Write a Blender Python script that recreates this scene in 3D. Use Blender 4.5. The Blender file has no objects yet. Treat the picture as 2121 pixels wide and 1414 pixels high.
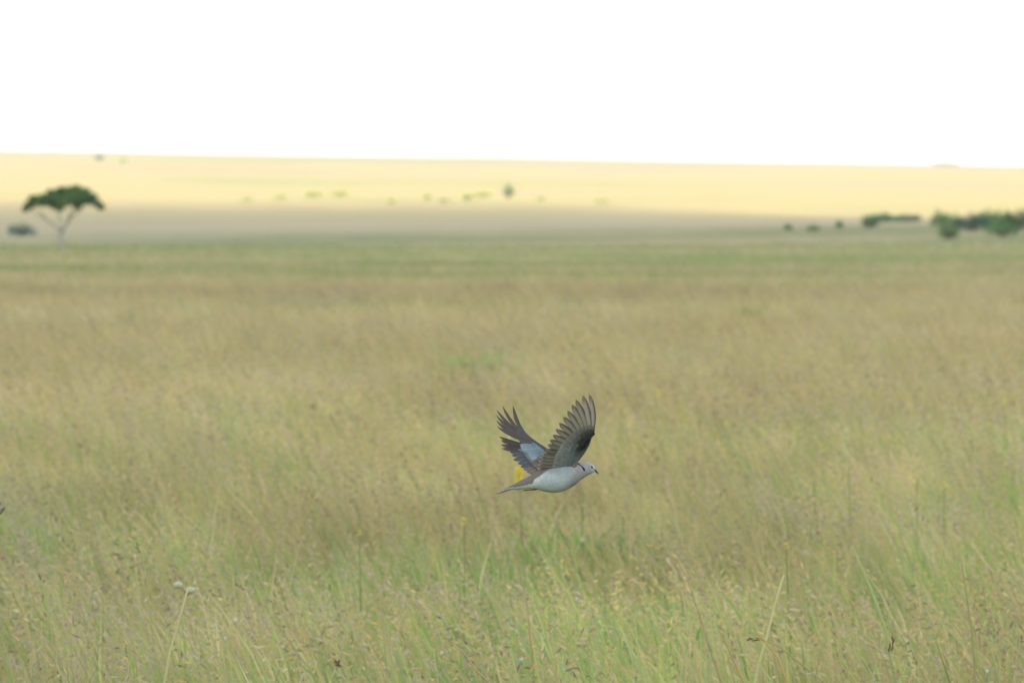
import bpy, math, random
import numpy as np
from mathutils import Vector, Matrix

rng = np.random.default_rng(7)
random.seed(7)
S = bpy.context.scene
COL = S.collection

# ------------------------------------------------------------------ camera
F = 350.0                      # mm on a 36 mm wide sensor
PXR = 2121 * F / 36.0          # photograph pixels per radian
EYE = 2.0
LEVEL = 460.0                  # photograph row of the level line of sight
cam_d = bpy.data.cameras.new('camera')
cam = bpy.data.objects.new('camera', cam_d)
COL.objects.link(cam)
cam_d.lens = F
cam_d.sensor_width = 36.0
cam_d.clip_start = 0.5
cam_d.clip_end = 80000
cam.location = (0, 0, EYE)
cam.rotation_euler = (math.pi/2 - (707 - LEVEL)/PXR, 0, 0)
cam_d.dof.use_dof = True
cam_d.dof.focus_distance = 25.6
cam_d.dof.aperture_fstop = 16.5
S.camera = cam

# ------------------------------------------------------------------ sky, sun, exposure
SUN_EL = math.radians(34)
SUN_AZ = math.radians(212)     # compass style: 0 = +Y (view direction), clockwise seen from above
to_sun = Vector((math.sin(SUN_AZ)*math.cos(SUN_EL), math.cos(SUN_AZ)*math.cos(SUN_EL), math.sin(SUN_EL)))
W = bpy.data.worlds.new('World'); S.world = W; W.use_nodes = True
nt = W.node_tree; nt.nodes.clear()
out = nt.nodes.new('ShaderNodeOutputWorld')
bg = nt.nodes.new('ShaderNodeBackground'); bg.inputs['Strength'].default_value = 0.14
sky = nt.nodes.new('ShaderNodeTexSky'); sky.sky_type = 'NISHITA'; sky.sun_disc = False
sky.sun_elevation = SUN_EL; sky.sun_rotation = SUN_AZ
sky.air_density = 1.0; sky.dust_density = 1.0
tc = nt.nodes.new('ShaderNodeTexCoord')
mp = nt.nodes.new('ShaderNodeMapping'); mp.inputs['Scale'].default_value = (2.2, 2.2, 9.0)
nz = nt.nodes.new('ShaderNodeTexNoise'); nz.inputs['Scale'].default_value = 1.6; nz.inputs['Detail'].default_value = 6
rp = nt.nodes.new('ShaderNodeValToRGB')
rp.color_ramp.elements[0].position = 0.38; rp.color_ramp.elements[1].position = 0.66
rp.color_ramp.elements[0].color = (0.35, 0.35, 0.35, 1); rp.color_ramp.elements[1].color = (0.9, 0.9, 0.9, 1)
mx = nt.nodes.new('ShaderNodeMixRGB'); mx.inputs['Color2'].default_value = (7.6, 7.9, 8.2, 1)
L = nt.links.new
L(tc.outputs['Generated'], mp.inputs['Vector']); L(mp.outputs[0], nz.inputs['Vector'])
L(nz.outputs['Fac'], rp.inputs[0]); L(rp.outputs[0], mx.inputs['Fac'])
L(sky.outputs[0], mx.inputs['Color1']); L(mx.outputs[0], bg.inputs['Color']); L(bg.outputs[0], out.inputs[0])

sd = bpy.data.lights.new('sun', 'SUN'); sd.energy = 2.4; sd.angle = math.radians(0.53); sd.color = (1.0, 0.93, 0.80)
so = bpy.data.objects.new('sun', sd); COL.objects.link(so)
so.rotation_euler = to_sun.to_track_quat('Z', 'Y').to_euler()
S.view_settings.view_transform = 'Standard'; S.view_settings.look = 'None'
S.view_settings.gamma = 1; S.view_settings.use_curve_mapping = False
S.view_settings.exposure = 1.0

# ------------------------------------------------------------------ helpers
def tag(o, label=None, cat=None, group=None, kind=None):
    if label: o['label'] = label
    if cat: o['category'] = cat
    if group: o['group'] = group
    if kind: o['kind'] = kind
    return o

def mesh_np(name, V, Fc, cols=None, smooth=False):
    """V (n,3); Fc: list of arrays (m,k)."""
    me = bpy.data.meshes.new(name)
    V = np.asarray(V, dtype=np.float32)
    groups = [np.asarray(f, dtype=np.int32) for f in Fc if len(f)]
    tot = sum(len(g) for g in groups); lt = sum(g.size for g in groups)
    me.vertices.add(len(V)); me.vertices.foreach_set('co', V.ravel())
    me.loops.add(lt); me.loops.foreach_set('vertex_index', np.concatenate([g.ravel() for g in groups]))
    me.polygons.add(tot)
    st = []; c = 0
    for g in groups:
        st.append(c + np.arange(len(g))*g.shape[1]); c += g.size
    me.polygons.foreach_set('loop_start', np.concatenate(st).astype(np.int32))
    if smooth: me.polygons.foreach_set('use_smooth', np.ones(tot, dtype=bool))
    me.update(calc_edges=True)
    if cols is not None:
        a = me.color_attributes.new('tint', 'FLOAT_COLOR', 'POINT')
        c4 = np.ones((len(V), 4), dtype=np.float32); c4[:, :3] = cols
        a.data.foreach_set('color', c4.ravel())
    return me

def link(name, me, mat=None, parent=None):
    o = bpy.data.objects.new(name, me); COL.objects.link(o)
    if mat is not None and not me.materials: me.materials.append(mat)
    if parent is not None: o.parent = parent
    return o

def empty(name, loc, rot=(0, 0, 0)):
    o = bpy.data.objects.new(name, None); COL.objects.link(o)
    o.location = loc; o.rotation_euler = rot; o.empty_display_size = 0.1
    return o

def copy_tree(o, parent=None):
    c = o.copy(); COL.objects.link(c); c.parent = parent
    for ch in list(o.children): copy_tree(ch, c)
    return c

def hash2(ix, iy, seed):
    h = (ix.astype(np.int64)*374761393 + iy.astype(np.int64)*668265263 + seed*2147483647) & 0xFFFFFFFF
    h = ((h ^ (h >> 13))*1274126177) & 0xFFFFFFFF
    return ((h ^ (h >> 16)) & 0xFFFF)/65535.0

def vnoise(x, y, seed=0, octv=3):
    x = np.asarray(x, float); y = np.asarray(y, float)
    r = 0; amp = 1; tot = 0
    for k in range(octv):
        ix = np.floor(x).astype(np.int64); iy = np.floor(y).astype(np.int64)
        fx = x-ix; fy = y-iy; fx = fx*fx*(3-2*fx); fy = fy*fy*(3-2*fy)
        a = hash2(ix, iy, seed+k); b = hash2(ix+1, iy, seed+k)
        c = hash2(ix, iy+1, seed+k); d = hash2(ix+1, iy+1, seed+k)
        r = r + amp*((a*(1-fx)+b*fx)*(1-fy) + (c*(1-fx)+d*fx)*fy)
        tot += amp; amp *= 0.5; x = x*2.03+17.1; y = y*2.03+5.7
    return r/tot

def sst(a, b, x):
    t = np.clip((np.asarray(x, float)-a)/(b-a), 0, 1); return t*t*(3-2*t)

# ------------------------------------------------------------------ materials
def mat_vcol(name, rough=0.8, transl=0.0, noise=0.0, nscale=50.0, spec=0.2, bump=0.0, bscale=200.0):
    m = bpy.data.materials.new(name); m.use_nodes = True
    n = m.node_tree; n.nodes.clear(); l = n.links.new
    o = n.nodes.new('ShaderNodeOutputMaterial')
    p = n.nodes.new('ShaderNodeBsdfPrincipled')
    p.inputs['Roughness'].default_value = rough
    p.inputs['Specular IOR Level'].default_value = spec
    a = n.nodes.new('ShaderNodeVertexColor'); a.layer_name = 'tint'
    src = a.outputs['Color']
    if noise > 0:
        t = n.nodes.new('ShaderNodeTexCoord'); z = n.nodes.new('ShaderNodeTexNoise')
        z.inputs['Scale'].default_value = nscale; z.inputs['Detail'].default_value = 4
        l(t.outputs['Object'], z.inputs['Vector'])
        mr = n.nodes.new('ShaderNodeMapRange')
        mr.inputs['From Min'].default_value = 0.25; mr.inputs['From Max'].default_value = 0.75
        mr.inputs['To Min'].default_value = 1-noise; mr.inputs['To Max'].default_value = 1+noise
        l(z.outputs['Fac'], mr.inputs['Value'])
        vm = n.nodes.new('ShaderNodeVectorMath'); vm.operation = 'SCALE'
        l(src, vm.inputs[0]); l(mr.outputs[0], vm.inputs['Scale']); src = vm.outputs[0]
    l(src, p.inputs['Base Color'])
    if bump > 0:
        t2 = n.nodes.new('ShaderNodeTexCoord'); z2 = n.nodes.new('ShaderNodeTexNoise')
        z2.inputs['Scale'].default_value = bscale; z2.inputs['Detail'].default_value = 3
        l(t2.outputs['Object'], z2.inputs['Vector'])
        b = n.nodes.new('ShaderNodeBump'); b.inputs['Strength'].default_value = bump; b.inputs['Distance'].default_value = 0.002
        l(z2.outputs['Fac'], b.inputs['Height']); l(b.outputs[0], p.inputs['Normal'])
    if transl > 0:
        tr = n.nodes.new('ShaderNodeBsdfTranslucent'); l(src, tr.inputs['Color'])
        ms = n.nodes.new('ShaderNodeMixShader'); ms.inputs[0].default_value = transl
        l(p.outputs[0], ms.inputs[1]); l(tr.outputs[0], ms.inputs[2]); l(ms.outputs[0], o.inputs[0])
    else:
        l(p.outputs[0], o.inputs[0])
    return m

M_grass = mat_vcol('grass_blades', 0.85, 0.42, spec=0.15)
M_feather = mat_vcol('feather_vane', 0.75, 0.12, noise=0.10, nscale=300, spec=0.15)
M_plumage = mat_vcol('body_plumage', 0.85, 0.0, noise=0.07, nscale=160, spec=0.1, bump=0.5, bscale=260)
M_leaf = mat_vcol('tree_leaves', 0.8, 0.2, spec=0.15)
M_bark = mat_vcol('tree_bark', 0.9, 0.0, noise=0.25, nscale=6, spec=0.1)
M_flower = mat_vcol('flower_petals', 0.7, 0.25, spec=0.2)
M_horn = mat_vcol('beak_and_claw', 0.45, 0.0, spec=0.4)
M_eye = mat_vcol('eye_gloss', 0.08, 0.0, spec=0.6)

# ------------------------------------------------------------------ terrain
def hgt(X, Y):
    X = np.asarray(X, float); Y = np.asarray(Y, float)
    Xc = np.clip(X, -260, 260)
    plain = (vnoise(X/34.0, Y/60.0, 3, 3)-0.5)*0.34*sst(60, 220, Y)
    crest = (0.85 + np.clip(Xc/59.0, -1.6, 1.6)*1.05)*sst(480, 1120, Y) + (vnoise(X/25., Y/70., 9, 2)-0.5)*0.35*sst(500, 1000, Y)
    a = plain + crest
    t = np.clip((Y-1400)/4600.0, 0, 1.0)
    hf = 44.3 - 9.9*(np.clip(X, -2500, 2500)*2*0.00162)*0.5 - 4.2 + (vnoise(X/240., Y/900., 21, 3)-0.5)*2.2
    far = -2 + (hf+2)*t**1.12 + (vnoise(X/120., Y/260., 31, 3)-0.5)*1.6*sst(1500, 2200, Y)*(1-0.6*t)
    far = far - np.clip(Y-6000, 0, None)*0.0006*sst(6000, 7000, Y)
    k = sst(1180, 1480, Y)
    back = (vnoise(X/200., Y/200., 41, 3)-0.5)*2*sst(0, -300, Y) if True else 0
    return a*(1-k) + far*k + back

def ray_hit(px, py, dmin=30., dmax=9000., lift=0.0):
    d = np.exp(np.linspace(math.log(dmin), math.log(dmax), 6000))
    X = (px-1060.5)/PXR*d; Z = EYE - (py-LEVEL)/PXR*d
    below = Z < hgt(X, d)+lift
    i = int(np.argmax(below)) if below.any() else len(d)-1
    return float(X[i]), float(d[i]), float(hgt(X[i], d[i]))

ang = np.radians(np.concatenate([np.arange(-180, -20, 5), np.arange(-20, -5, 0.7), np.arange(-5, 5.01, 0.05), np.arange(5.7, 20, 0.7), np.arange(20, 180.1, 5)]))
rad = np.concatenate([[0.5], np.exp(np.linspace(math.log(2), math.log(60), 30)), np.exp(np.linspace(math.log(62), math.log(7000), 420)), np.exp(np.linspace(math.log(7300), math.log(60000), 30))])
A, R = np.meshgrid(ang, rad)
GX = R*np.sin(A); GY = R*np.cos(A); GZ = hgt(GX, GY)
na = len(ang); nr = len(rad)
idx = np.arange(na*nr).reshape(nr, na)
q = np.stack([idx[:-1, :-1], idx[:-1, 1:], idx[1:, 1:], idx[1:, :-1]], -1).reshape(-1, 4)[:, ::-1]
gm = bpy.data.materials.new('savanna_ground'); gm.use_nodes = True
n = gm.node_tree; n.nodes.clear(); l = n.links.new
o_ = n.nodes.new('ShaderNodeOutputMaterial'); p_ = n.nodes.new('ShaderNodeBsdfPrincipled')
p_.inputs['Roughness'].default_value = 0.95; p_.inputs['Specular IOR Level'].default_value = 0.05
t_ = n.nodes.new('ShaderNodeTexCoord')
def noise_node(scale, sx=1, sy=1, det=5, off=0):
    m_ = n.nodes.new('ShaderNodeMapping'); m_.inputs['Scale'].default_value = (sx, sy, 0.0); m_.inputs['Location'].default_value = (off, off, 0)
    z_ = n.nodes.new('ShaderNodeTexNoise'); z_.inputs['Scale'].default_value = scale; z_.inputs['Detail'].default_value = det
    l(t_.outputs['Object'], m_.inputs['Vector']); l(m_.outputs[0], z_.inputs['Vector']); return z_.outputs['Fac']
def ramp(fac, stops):
    r_ = n.nodes.new('ShaderNodeValToRGB'); e = r_.color_ramp.elements
    while len(e) < len(stops): e.new(0.5)
    for k, (p, c) in enumerate(stops): e[k].position = p; e[k].color = (*c, 1)
    l(fac, r_.inputs[0]); return r_.outputs[0]
def mixc(f, a, b, mode='MIX'):
    m_ = n.nodes.new('ShaderNodeMixRGB'); m_.blend_type = mode
    if isinstance(f, (int, float)): m_.inputs[0].default_value = f
    else: l(f, m_.inputs[0])
    for k, v in ((1, a), (2, b)):
        if isinstance(v, tuple): m_.inputs[k].default_value = (*v, 1)
        else: l(v, m_.inputs[k])
    return m_.outputs[0]
base = ramp(noise_node(0.02, 1.0, 0.5, 6), [(0.40, (0.20, 0.22, 0.10)), (0.5, (0.265, 0.25, 0.125)), (0.60, (0.33, 0.29, 0.16))])
fine = ramp(noise_node(0.35, 1.0, 0.35, 5, 30), [(0.3, (0.78, 0.80, 0.74)), (0.7, (1.18, 1.16, 1.15))])
col = mixc(1.0, base, fine, 'MULTIPLY')
gre = ramp(noise_node(0.045, 1, 0.6, 4, 90), [(0.56, (0, 0, 0)), (0.72, (1, 1, 1))])
gm_ = n.nodes.new('ShaderNodeMath'); gm_.operation = 'MULTIPLY'; gm_.inputs[1].default_value = 0.5
l(gre, gm_.inputs[0])
col = mixc(gm_.outputs[0], col, (0.17, 0.21, 0.10))
# drier, paler grass on the far slope, with shade tints mixed in
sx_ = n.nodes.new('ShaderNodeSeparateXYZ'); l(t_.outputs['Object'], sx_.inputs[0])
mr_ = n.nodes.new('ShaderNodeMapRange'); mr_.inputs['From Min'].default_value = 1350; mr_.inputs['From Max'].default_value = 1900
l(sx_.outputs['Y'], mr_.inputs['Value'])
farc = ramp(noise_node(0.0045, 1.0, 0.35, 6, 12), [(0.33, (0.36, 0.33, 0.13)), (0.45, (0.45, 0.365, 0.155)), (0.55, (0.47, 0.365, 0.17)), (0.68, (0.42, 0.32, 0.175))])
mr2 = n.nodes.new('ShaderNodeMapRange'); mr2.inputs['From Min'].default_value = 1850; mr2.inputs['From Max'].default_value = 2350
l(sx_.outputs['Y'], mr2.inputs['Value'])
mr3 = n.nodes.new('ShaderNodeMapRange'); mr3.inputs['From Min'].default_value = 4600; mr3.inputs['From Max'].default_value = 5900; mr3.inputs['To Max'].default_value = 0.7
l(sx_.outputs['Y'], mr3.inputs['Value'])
farc = mixc(mr3.outputs[0], farc, (0.37, 0.33, 0.20))  # duller toward the skyline: cloud shade tinted into the ground colour
shade_lowc = ramp(noise_node(0.008, 1.0, 0.3, 6, 44), [(0.38, (0.30, 0.265, 0.145)), (0.6, (0.38, 0.305, 0.18))])  # foot of the slope browned darker, deepening the cloud shade by colour
col = mixc(mr_.outputs[0], col, mixc(mr2.outputs[0], shade_lowc, farc))
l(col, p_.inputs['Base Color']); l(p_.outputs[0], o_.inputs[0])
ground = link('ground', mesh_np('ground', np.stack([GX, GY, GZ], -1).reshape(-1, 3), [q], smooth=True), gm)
tag(ground, kind='structure')

# ------------------------------------------------------------------ the cloud overhead whose shadow lies on the plain
CM = bpy.data.materials.new('cloud_vapour'); CM.use_nodes = True
n2 = CM.node_tree; n2.nodes.clear()
oc = n2.nodes.new('ShaderNodeOutputMaterial'); dc = n2.nodes.new('ShaderNodeBsdfDiffuse'); tcn = n2.nodes.new('ShaderNodeBsdfTranslucent')
msn = n2.nodes.new('ShaderNodeMixShader'); msn.inputs[0].default_value = 0.72
dc.inputs['Color'].default_value = (0.93, 0.93, 0.94, 1); tcn.inputs['Color'].default_value = (0.93, 0.93, 0.94, 1)
n2.links.new(dc.outputs[0], msn.inputs[1]); n2.links.new(tcn.outputs[0], msn.inputs[2]); n2.links.new(msn.outputs[0], oc.inputs[0])
ALT = 900.0
def edge_y(x):
    return 2180 - 470*sst(5, 85, x) + (vnoise(x/130., x*0+3, 51, 4)-0.5)*190
nu, nv = 160, 120
uu, vv = np.meshgrid(np.linspace(0, 1, nu), np.linspace(0, 1, nv))
cx = -2400 + 4800*uu
yb = -1300 + (vnoise(cx/300., cx*0+8, 61, 3)-0.5)*500
cy = yb + (edge_y(cx)-yb)*vv
prof = np.clip(4*uu*(1-uu), 0, 1)**0.4*np.clip(vv*12, 0, 1)**0.5*np.clip((1-vv)*8, 0, 1)**0.5
puff = 0.35+0.65*np.abs(vnoise(cx/180., cy/180., 71, 4)-0.5)*4
zt = prof*puff*260; zb = -prof*(12+25*vnoise(cx/150., cy/150., 81, 3))
def cloud_pt(gx, gy, gz):
    k = (ALT+gz)/to_sun.z
    return gx+to_sun.x*ALT/to_sun.z, gy+to_sun.y*ALT/to_sun.z, ALT+gz
P1 = np.stack(cloud_pt(cx, cy, zt+1.0), -1).reshape(-1, 3); P2 = np.stack(cloud_pt(cx, cy, zb-1.0), -1).reshape(-1, 3)
ii = np.arange(nu*nv).reshape(nv, nu)
qt = np.stack([ii[:-1, :-1], ii[:-1, 1:], ii[1:, 1:], ii[1:, :-1]], -1).reshape(-1, 4)
N0 = nu*nv
rim = np.concatenate([ii[0, :], ii[1:, -1], ii[-1, -2::-1], ii[-2:0:-1, 0]])
rq = np.stack([rim, np.roll(rim, -1), np.roll(rim, -1)+N0, rim+N0], -1)[:, ::-1]
# ragged wisps thinning out beyond the solid edge
ico_v = np.array([(0, 0, 1), (0.894, 0, .447), (.276, .851, .447), (-.724, .526, .447), (-.724, -.526, .447), (.276, -.851, .447), (.724, .526, -.447), (-.276, .851, -.447), (-.894, 0, -.447), (-.276, -.851, -.447), (.724, -.526, -.447), (0, 0, -1)])
ico_f = np.array([(0,1,2),(0,2,3),(0,3,4),(0,4,5),(0,5,1),(1,6,2),(2,7,3),(3,8,4),(4,9,5),(5,10,1),(2,6,7),(3,7,8),(4,8,9),(5,9,10),(1,10,6),(6,11,7),(7,11,8),(8,11,9),(9,11,10),(10,11,6)])
NP = 7500
wx = rng.uniform(-420, 420, NP); wd = rng.random(NP)**1.4*470
wy = edge_y(wx)+wd-15; wr = rng.uniform(4, 8.5, NP)*(1-wd/700)
wc = np.stack(cloud_pt(wx, wy, rng.uniform(-5, 14, NP)), -1)
wv = (wc[:, None, :]+ico_v[None]*wr[:, None, None]*rng.uniform(.8, 1.25, (NP, 12, 1))).reshape(-1, 3)
wf = (ico_f[None]+(np.arange(NP)*12)[:, None, None]+2*N0).reshape(-1, 3)
cloud = link('cloud', mesh_np('cloud', np.concatenate([P1, P2, wv]), [np.concatenate([qt, qt[:, ::-1]+N0, rq]), wf], smooth=True), CM)
tag(cloud, kind='structure')

# ------------------------------------------------------------------ air
HX, HY0, HY1, HZ0, HZ1 = 1500., -300., 7200., -12., 62.
hv = np.array([(x, y, z) for x in (-HX, HX) for y in (HY0, HY1) for z in (HZ0, HZ1)])
hf_ = np.array([(0, 1, 3, 2), (4, 6, 7, 5), (0, 4, 5, 1), (2, 3, 7, 6), (0, 2, 6, 4), (1, 5, 7, 3)])
HM = bpy.data.materials.new('thin_air'); HM.use_nodes = True; HM.node_tree.nodes.clear()
ho = HM.node_tree.nodes.new('ShaderNodeOutputMaterial'); hp = HM.node_tree.nodes.new('ShaderNodeVolumePrincipled')
hp.inputs['Color'].default_value = (0.92, 0.96, 1.0, 1); hp.inputs['Density'].default_value = 5e-5
HM.node_tree.links.new(hp.outputs[0], ho.inputs['Volume'])
haze = link('haze', mesh_np('haze', hv, [hf_]), HM); tag(haze, kind='stuff')

# ------------------------------------------------------------------ grass
def in_frame_area(d0, d1, dens, margin=1.6, k=0.0515):
    """random points on the meadow between two distances; denser up close, as wide as the view and a few steps more"""
    n_try = int(dens*((k*1.12*(d1*d1-d0*d0)) + 2*margin*(d1-d0)))
    out_d = []; need = n_try
    wmax = k*1.12*d1+margin
    while need > 0:
        d = rng.uniform(d0, d1, need*2); keep = rng.random(need*2) < (k*1.12*d+margin)/wmax
        d = d[keep][:need]; out_d.append(d); need -= len(d)
    d = np.concatenate(out_d)
    x = rng.uniform(-1, 1, len(d))*(k*1.12*d+margin)
    return x, d

PAL_DRY = np.array([(0.56, 0.49, 0.20), (0.60, 0.47, 0.23), (0.47, 0.47, 0.155), (0.56, 0.44, 0.235), (0.42, 0.45, 0.165), (0.66, 0.58, 0.31)])*np.array((1.0, .985, 1.10))
PAL_GREEN = np.array([(0.24, 0.40, 0.09), (0.31, 0.44, 0.105), (0.17, 0.33, 0.10), (0.37, 0.45, 0.12), (0.28, 0.39, 0.20)])
PAL_HEAD = np.array([(0.58, 0.455, 0.215), (0.54, 0.395, 0.225), (0.61, 0.50, 0.27), (0.45, 0.35, 0.21), (0.53, 0.45, 0.31), (0.60, 0.46, 0.19), (0.50, 0.42, 0.31)])

def green_amt(x, y):
    g = vnoise(x/.9, y/2.6, 101, 3)*0.45 + vnoise(x/4., y/9., 111, 2)*0.30 + vnoise(x/14., y/42., 121, 2)*0.25
    return sst(0.40, 0.62, g)*(1-.35*sst(60, 110, y)*sst(260, 150, y))

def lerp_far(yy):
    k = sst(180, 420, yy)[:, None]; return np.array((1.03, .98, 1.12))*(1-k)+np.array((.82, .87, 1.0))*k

def blades(x, y, H, wid, green, headed=False, nsp=5, segs=3, seed=0, wind=0.16):
    r = np.random.default_rng(seed); N = len(x)
    z0 = hgt(x, y)-0.01
    la = r.uniform(0, 2*math.pi, N); lm = np.abs(r.normal(0.0, 0.22, N))+0.03
    lx = np.cos(la)*lm - wind*r.uniform(0.2, 1.6, N); ly = np.sin(la)*lm
    fa = r.uniform(-0.9, 0.9, N)                     # facing of the blade's width
    wx_ = np.cos(fa); wy_ = np.sin(fa)
    ts = {3: [0, .38, .74, 1], 2: [0, .55, 1], 1: [0, 1]}[segs]
    droop = r.uniform(0.0, 0.28, N)*(0.7 if headed else 1.0)
    def centre(t):
        k = t**1.8
        return np.stack([x+lx*H*k, y+ly*H*k, z0+H*(t-droop*t**3)], -1)
    V = []; 
    prof = {0: 0.8, .38: 1.0, .74: .72, .55: .9}
    for t in ts[:-1]:
        c = centre(t); w = (wid*prof[t])[:, None]*0.5*np.stack([wx_, wy_, 0*wx_], -1)
        V += [c-w, c+w]
    V.append(centre(1.0))
    nvb = len(V); V = np.stack(V, 1)
    b = np.arange(N)[:, None]*nvb
    tris = []; quads = []
    for k in range(len(ts)-2): quads.append(b+np.array([[2*k, 2*k+1, 2*k+3, 2*k+2]]))
    k = len(ts)-2; tris.append(b+np.array([[2*k, 2*k+1, 2*k+2]]))
    cd = PAL_DRY[r.integers(0, len(PAL_DRY), N)]; cg = PAL_GREEN[r.integers(0, len(PAL_GREEN), N)]
    cl1 = vnoise(x/.14+3, y/.55, 171, 2); cl2 = vnoise(x/.22+9, y/.9, 181, 2); cl3 = vnoise(x/.5, y/1.8, 191, 2)
    cd = cd*.45 + .55*PAL_DRY[np.clip((cl2*9-1.5).astype(int), 0, len(PAL_DRY)-1)]
    g = np.clip(green+r.normal(0, 0.16, N)+(cl1-.5)*1.3, 0, 1)[:, None]
    brt = (0.60+0.46*cl3+0.62*(cl2-.5)+.36*vnoise(x/2.2, y/6., 197, 2))[:, None]
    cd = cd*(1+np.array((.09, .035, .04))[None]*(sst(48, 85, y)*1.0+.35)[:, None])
    c0 = (cd*(1-g)+cg*g)*r.uniform(0.86, 1.14, (N, 1))*brt
    cols = np.repeat(c0[:, None, :], nvb, 1).copy()
    # living green base, dry tip
    cols[:, :2] = cols[:, :2]*0.45+cg[:, None, :]*0.55
    cols[:, -1] = cols[:, -1]*0.6+cd*0.4
    V = V.reshape(-1, 3); cols = cols.reshape(-1, 3)
    if headed:
        ch = PAL_HEAD[r.integers(0, len(PAL_HEAD), N)]; gz = sst(.56, .66, vnoise(x/1.1, y/4., 221, 2))[:, None]; ch = ch*(1-gz*.4)+gz*.4*np.array((.42, .40, .35)); ch = np.where((r.random(N) < .09)[:, None], np.array((.27, .21, .15))[None], ch)*brt
        ld = np.stack([lx, ly, 0*lx], -1); ld = ld/(np.linalg.norm(ld, axis=1)[:, None]+1e-6)
        e = r.random(N)
        sv = []; sc = []
        for j in range(nsp):
            t = 1.0 - 0.22*(j/max(nsp-1, 1))
            c = centre(t)
            a = r.uniform(0, 2*math.pi, N); up = r.uniform(-0.9, 0.75, N)
            Ls = r.uniform(0.022, 0.045, N)*(1+0.5*(nsp < 4))
            dv = np.stack([np.cos(a)*0.42, np.sin(a)*0.42, up*.8+.15], -1)+ld*0.55
            dv /= np.linalg.norm(dv, axis=1)[:, None]
            side = np.cross(dv, np.stack([r.normal(0, .3, N), np.ones(N), r.normal(0, .3, N)], -1)); side /= np.linalg.norm(side, axis=1)[:, None]+1e-9
            ws = (r.uniform(0.0024, 0.0048, N)*(1+0.6*(nsp < 4)))[:, None]
            Ls = Ls[:, None]
            sv += [c, c+dv*Ls*0.45-side*ws, c+dv*Ls, c+dv*Ls*0.45+side*ws]
            cc = ch*r.uniform(0.88, 1.12, (N, 1)); sc += [cc]*4
        sv = np.stack(sv, 1); sc = np.stack(sc, 1)
        b2 = len(V)+np.arange(N)[:, None]*(4*nsp)
        for j in range(nsp): quads.append(b2+np.array([[4*j, 4*j+1, 4*j+2, 4*j+3]]))
        V = np.concatenate([V, sv.reshape(-1, 3)]); cols = np.concatenate([cols, sc.reshape(-1, 3)])
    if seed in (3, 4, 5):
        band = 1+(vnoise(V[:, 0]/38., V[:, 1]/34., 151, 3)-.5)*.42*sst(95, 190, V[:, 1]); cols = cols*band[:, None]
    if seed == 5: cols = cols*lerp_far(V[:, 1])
    return V, np.concatenate(tris), (np.concatenate(quads) if quads else np.zeros((0, 4), int)), cols

def join_fields(name, fields, label):
    Vs, Ts, Qs, Cs = [], [], [], []; o = 0
    for V, T, Q, C in fields:
        Vs.append(V); Ts.append(T+o); Cs.append(C)
        if len(Q): Qs.append(Q+o)
        o += len(V)
    ob = link(name, mesh_np(name, np.concatenate(Vs), [np.concatenate(Ts)]+([np.concatenate(Qs)] if Qs else []), np.concatenate(Cs)), M_grass)
    tag(ob, label, 'grass', kind='stuff'); return ob

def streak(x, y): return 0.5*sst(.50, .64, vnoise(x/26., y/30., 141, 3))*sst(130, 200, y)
def hmod(x, y):
    h = 0.50+0.62*vnoise(x/0.9, y/1.6, 131, 3)+0.40*vnoise(x/.26, y/.42, 231, 2)
    for (gx, gy, rx, ry, f_) in ((.40, 44.0, .42, 3.2, .24), (-.36, 106, .85, 9, .26)):      # hollows where herbs push through
        h = h*(1-f_*np.exp(-((x-gx)/rx)**2-((y-gy)/ry)**2))
    return h

# nearest belt
def taper(x, y, a0, a1, b0, b1):
    pr = sst(a0, a1, y) if a1 > a0 else 1.0
    pr = pr*(1-sst(b0, b1, y)); k = rng.random(len(x)) < pr; return x[k], y[k]
U_ = rng.uniform
x, y = in_frame_area(22, 84, 290); x, y = taper(x, y, 0, 0, 56, 84); g = green_amt(x, y); n_ = len(x)
near = [blades(x, y, U_(.26, .58, n_)*hmod(x, y), U_(.005, .0125, n_), 0.36+0.85*g-sst(38, 70, y)*.34+sst(40, 31, y)*.15, seed=1)]
x, y = in_frame_area(22, 84, 92); x, y = taper(x, y, 20, 40, 58, 84); hk = rng.random(len(x)) < .25+.75*sst(.38, .60, vnoise(x/.9, y/3., 211, 2)); x = x[hk]; y = y[hk]; g = green_amt(x, y); n_ = len(x)
near.append(blades(x, y, U_(.38, .68, n_)*hmod(x, y), U_(.0024, .005, n_), g*0.6, True, 5, 3, seed=2, wind=.22))
x, y = in_frame_area(22, 84, 30); x, y = taper(x, y, 0, 0, 60, 84); g = green_amt(x, y); n_ = len(x)          # long broad blades
near.append(blades(x, y, U_(.42, .74, n_)*hmod(x, y), U_(.006, .013, n_), 0.1+0.7*g, seed=12, wind=.3))
join_fields('meadow_grass', near, 'tall seeding grass, green below and tan above, closest to the viewer')
# middle belt
x, y = in_frame_area(56, 230, 52, 2.0); x, y = taper(x, y, 56, 80, 130, 230); g = green_amt(x, y); n_ = len(x)
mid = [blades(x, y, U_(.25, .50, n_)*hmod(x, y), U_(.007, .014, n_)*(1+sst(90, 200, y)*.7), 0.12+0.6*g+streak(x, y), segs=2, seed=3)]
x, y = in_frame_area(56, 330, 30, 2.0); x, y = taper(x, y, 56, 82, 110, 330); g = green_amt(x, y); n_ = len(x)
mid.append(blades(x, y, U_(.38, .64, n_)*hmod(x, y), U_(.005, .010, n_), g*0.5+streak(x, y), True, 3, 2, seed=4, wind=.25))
join_fields('meadow_grass', mid, 'blurred tan grass of the middle meadow behind the dove')
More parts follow.
